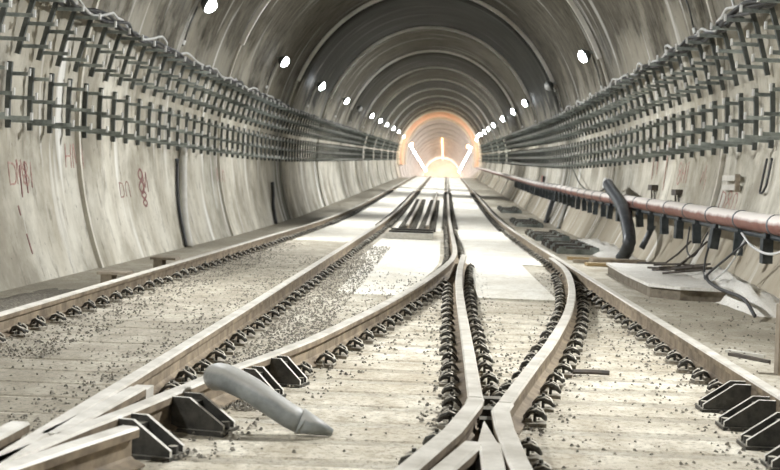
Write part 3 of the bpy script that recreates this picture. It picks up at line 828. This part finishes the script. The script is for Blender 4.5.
for s in (-1, 1):
    L = bpy.data.lights.new('warm_light', 'POINT'); L.energy = 170; L.color = (1, .70, .48); L.shadow_soft_size = .15
    lo = bpy.data.objects.new('warm_light', L); C.objects.link(lo); lo.parent = t; lo.location = (s * 3.1, -4.0, 3.4)
    mb = MB(); mb.tube([(s * 3.1, -3.9, 3.3), (s * 3.1, -3.9, 3.6)], .12, 8); mb.build('warm_lamp', 'warm_strip', t)
L = bpy.data.lights.new('warm_light', 'POINT'); L.energy = 2200; L.color = (1, .86, .76); L.shadow_soft_size = .3
t = thing('warm_lamp', 'warm lamp added to brighten the closed end of the far tunnel', 'lamp', W(XC, 316, 2.2))  # unseen lamp with globe and stand, added to brighten the end wall
mb = MB(); mb.tube([(0, 0, 0), (0, 0, .3)], .16, 8); mb.build('globe', 'warm_strip', t)
mb = MB(); mb.tube([(0, 0, -2.2), (0, 0, 0)], .05, 6); mb.build('stand', 'galv', t)
lo = bpy.data.objects.new('warm_light', L); C.objects.link(lo); lo.parent = t; lo.location = (0, 1.2, .6)
P = [W(XC, y, ZC + RUP - .2) for y in yrange(215, 322, 6)]
mb = MB(); mb.tube(P, .07, 8); tag(mb.build('crown_glow_strip', 'warm_strip'), 'thin glowing orange strip along the crown of the far tunnel', 'light')  # self-glowing orange line drawn along the crown

# ------------------------------------------------------------------ trough with second crossing between the tracks
t = thing('switch_frame', 'dark steel switch frame set in the floor between the tracks', 'switch frame', W(-.62, 28, 0))
for dy, nm in ((0, 'front_beam'), (1.5, 'cross_beam'), (3.0, 'cross_beam')):
    mb = MB(); mb.box((0, dy, .07), (1.0, .22, .12)); mb.build(nm, 'edge' if dy == 0 else 'dark_steel', t)
mb = MB(); mb.box((0, 2.2, .02), (.92, 4.2, .03)); mb.build('pan', 'hanger', t)
for sx in (-1, 1):
    mb = MB(); mb.box((sx * .46, 2.2, .05), (.08, 4.4, .08)); mb.build('side_bar', 'dark_steel', t)
for x, lb in ((-.30, 'short rail right of the switch frame between the tracks'), (-.80, 'short rail left of the switch frame between the tracks')):
    r = thing('rail', lb, 'rail')
    path = [(x, 74), (x, 32.6)] if x > -.5 else [(x - .15, 60), (x, 32.6)]
    mb = MB(); sweep(densify(path, True), WEB, mb); mb.build('web', 'web', r)
    mb = MB(); sweep(densify(path, True), HEAD, mb); mb.build('head', 'head', r)
    far = MB()
    for p, an in clip_spots(path, 32, 60, .6, True):
        for s in (-1, 1): far.box(W(p.x + s * .14, p.y, .045), (.16, .16, .09))
    tag(far.build('clip_row', 'clip', r), kind='stuff')

# ------------------------------------------------------------------ right-hand debris
def lump(name, label, cat, cx, cy, sx, sy, h, mat, seed, nx=14, ny=18, rough=.25, lean=0.0):
    rnd = random.Random(seed); mb = MB(); vs = []
    for j in range(ny + 1):
        for i in range(nx + 1):
            u = i / nx * 2 - 1; v = j / ny * 2 - 1
            r = min(1.0, math.sqrt(u * u + v * v))
            prof = max(0, 1 - abs(u) ** 2.4) * max(0, 1 - abs(v) ** 2.4)
            prof = max(0, prof + lean * u * (1 - abs(v) ** 4))
            z = h * prof * (1 + rnd.uniform(-rough, rough)) - .01
            if abs(u) == 1 and not lean or abs(v) == 1: z = -.01
            vs.append(Vector((u * sx + rnd.uniform(-.02, .02), v * sy + rnd.uniform(-.03, .03), z)))
    fs = [(j * (nx + 1) + i, j * (nx + 1) + i + 1, (j + 1) * (nx + 1) + i + 1, (j + 1) * (nx + 1) + i) for j in range(ny) for i in range(nx)]
    mb.add(vs, fs); return tag(mb.build(name, mat, None, True, W(cx, cy, -.22 if cx < -3.4 else 0)), label, cat)
lump('rubble_heap', 'white heap of concrete spoil against the right wall', 'rubble', 3.36, 16.2, .30, 3.4, .24, 'rubble', 3, lean=.55)
lump('spoil_bank', 'pale bank of spilt concrete at the wall foot by the corrugated hose', 'rubble', 3.15, 26.5, .40, 4.0, .16, 'rubble', 5, lean=.5)
lump('spoil_bank', 'dark strip of grit along the foot of the left wall', 'grit', -4.3, 12.6, .42, 3.2, .04, 'gravel', 9, rough=.5)
# cracked slab, the shade under its front edge painted as a dark block
t = thing('concrete_slab', 'broken pale concrete slab lifted off the floor beside the right rail', 'slab', W(2.92, 15.9, 0))
poly = [(-.46, 3.0), (-.52, .6), (-.50, -1.1), (-.2, -1.42), (.36, -1.5), (.42, -.6), (.36, 1.2), (.28, 3.0)]
mb = MB(); mb.prism(poly, .12, .155, lambda px, py, q: Vector((px, py, q))); mb.build('slab_top', 'rubble', t)
poly2 = [(px * .96, py * .975) for px, py in poly]
mb = MB(); mb.prism(poly2, 0.0, .12, lambda px, py, q: Vector((px, py, q))); mb.build('slab_underside', 'slab_shade', t)
# planks at the far end of the slab
for k, (x, y, L, rz, z, m, lb) in enumerate(((2.85, 20.6, 1.0, .10, .03, 'wood', 'yellow timber plank lying across the floor behind the slab'),
                                      (2.78, 21.3, 1.1, -.06, .03, 'grey_wood', 'grey timber plank behind the yellow plank'),
                                      (2.90, 20.9, .9, .22, .085, 'grey_wood', 'grey plank lying on top of the timber pile'),
                                      (2.70, 22.2, .95, .02, .03, 'wood', 'farthest yellow plank of the timber pile'))):
    mb = MB(); mb.box((0, 0, 0), (L, .20, .05)); o = mb.build('plank', m, None, loc=W(x, y, z)); o.rotation_euler = (0, 0, rz); tag(o, lb, 'plank')
for k in range(11):
    rnd = random.Random(200 + k); L = rnd.uniform(.5, .85)
    x = 3.05 + rnd.uniform(-.12, .16); y = 16.4 + rnd.uniform(-.5, .5); a = rnd.uniform(-.9, .9)
    up = rnd.uniform(0, .10) if k < 9 else .32
    A = Vector((math.cos(a) * L / 2, math.sin(a) * L / 2, up)); mid = Vector((rnd.uniform(-.05, .05), rnd.uniform(-.1, .1), rnd.uniform(.0, .05)))
    mb = MB(); mb.tube(spline([tuple(-A * Vector((1, 1, 0)).to_tuple()[0] if False else (-A.x, -A.y, 0)), tuple(mid), tuple(A)], .2), .014, 5)
    tag(mb.build('rebar_offcut', 'rebar', None, loc=W(x, y, .20 + .008 * k)), 'dark bent rebar offcut in the tangle on the white spoil', 'rebar', 'rebar tangle by the right wall')
# rows of short steel bars beside the right rail
for g, (ya, n, xx) in enumerate(((24.2, 9, 2.62), (29.8, 9, 2.62), (38.5, 10, 2.68), (50, 10, 2.72))):
    lb = ['nearest row', 'second row', 'third row', 'farthest row'][g]
    for k in range(n):
        mb = MB(); mb.box((0, 0, 0), (.80, .10, .09)); mb.box((.30, 0, .065), (.16, .08, .05)); mb.box((-.30, 0, .065), (.12, .08, .05))
        o = mb.build('steel_bar', 'rebar' if k % 3 else 'galv', None, loc=W(xx, ya + k * .46 + .03 * math.sin(k * 5), .048)); o.rotation_euler = (0, 0, .06 * math.sin(k * 3.1))
        tag(o, 'dark steel bar in the %s of bars beside the right rail' % lb, 'steel bar', 'steel bars, ' + lb)
t = thing('wooden_stake', 'upright wooden stake at the right picture edge', 'stake', W(2.345, 8.7, 0))
mb = MB(); mb.box((0, 0, .235), (.10, .10, .47)); mb.build('shaft', 'grey_wood', t)
mb = MB(); mb.box((0, 0, .485), (.075, .075, .03)); mb.build('chamfered_top', 'grey_wood', t)
for k, (x, y, L, a, m, lb) in enumerate(((2.33, 9.7, .34, .9, 'pale_pipe', 'pale splinter of wood at the foot of the stake'), (2.30, 9.45, .42, 1.1, 'rebar', 'dark bent strip lying beside the stake'))):
    mb = MB(); mb.prism([(-L / 2, -.03), (L / 2, -.01), (L / 2, .012), (-L / 2, .03)], 0, .022, lambda px, py, q: Vector((px, py, q + .0)))
    o = mb.build('splinter', m, None, loc=W(x, y, .001)); o.rotation_euler = (0, 0, -a); tag(o, lb, 'debris')
mb = MB(); mb.tube([(-.115, 0, .02), (0, .01, .022), (.115, 0, .02)], .017, 6); tag(mb.build('steel_rod', 'rebar', None, loc=W(1.0, 8.2, .014)), 'dark steel rod lying on the sleepers of the right track', 'rod')
for x, y, lb in ((-3.48, 14.7, 'flat grey batten lying behind the left rail, nearer of two'), (-3.53, 17.6, 'flat grey batten lying behind the left rail, farther of two')):
    mb = MB(); mb.box((-.03, 0, .265), (.34, .30, .03)); mb.box((-.10, 0, .125), (.12, .26, .25)); tag(mb.build('batten', 'grey_wood', None, loc=W(x - .12, y, -.22)), lb, 'batten')

# ------------------------------------------------------------------ loose grit and stones
def grit(name, label, spots, mat='gravel', parent=None):
    mb = MB()
    for x, y, s in spots:
        c = W(x, y, s * .35 + .012); rz = random.uniform(0, 3); m = Matrix.Rotation(rz, 3, 'Z')
        s *= .8; vs = [c + m @ Vector(v) * s * random.uniform(.6, 1.3) for v in ((.6, 0, -.3), (0, .6, -.3), (-.6, 0, -.3), (0, -.6, -.3), (.2, .15, .3), (-.2, -.1, .28))]
        mb.add(vs, [(0, 1, 4), (1, 5, 4), (1, 2, 5), (2, 3, 5), (3, 4, 5), (3, 0, 4)])
    return tag(mb.build(name, mat), label, 'gravel', kind='stuff')
sp = []
def near_line(path, off0, off1, ya, yb, n, s0, s1):
    P = densify(path, len(path) < 4)
    for _ in range(n):
        y = ya + (yb - ya) * random.random() ** 1.5
        x = None
        for (xa, y_a), (xb, y_b) in zip(P, P[1:]):
            if min(y_a, y_b) <= y <= max(y_a, y_b): x = xa + (xb - xa) * ((y_a - y) / (y_a - y_b) if y_a != y_b else 0); break
        if x is None: continue
        sp.append((x + random.uniform(off0, off1), y, random.uniform(s0, s1)))
near_line(RB_, .18, .62, 6.5, 24, 4200, .008, .030)
for _ in range(1500):
    y = 8 + 9 * random.random() ** .8; x0 = -1.2; x1 = cx_at(y) - .15
    if x1 > x0 + .1 and random.random() < 1.2 - (y - 8) / 9: sp.append((x0 + (x1 - x0) * random.random(), y, random.uniform(.008, .026)))
near_line(RB_, -.5, -.08, 4.8, 16, 900, .008, .028)
near_line(RA_, .1, .6, 8, 24, 1300, .010, .032)
near_line(RC, -.35, -.08, 7, 16, 350, .012, .03)
near_line(RC, .1, .45, 5.3, 14, 350, .012, .03)
near_line(RD_, -.28, -.05, 6, 18, 400, .012, .03)
near_line(RD_, .08, .35, 6, 18, 350, .012, .03)
near_line(RE_, -.3, .3, 6, 18, 500, .012, .03)
near_line(RF_, -.5, -.08, 5.5, 18, 350, .012, .03)
for _ in range(500): sp.append((random.uniform(.4, 1.7), random.uniform(5.3, 13), random.uniform(.008, .026)))
for _ in range(160): sp.append((random.uniform(-1, .1), random.uniform(5.3, 12), random.uniform(.008, .024)))
for _ in range(300): sp.append((random.uniform(1.9, 3.2), random.uniform(7.5, 15), random.uniform(.01, .03)))
for _ in range(1800): sp.append((random.uniform(-2.9, -1.6), random.uniform(5, 20), random.uniform(.008, .026)))
grit('loose_gravel', 'dark loose grit and stones scattered between the rails', sp)
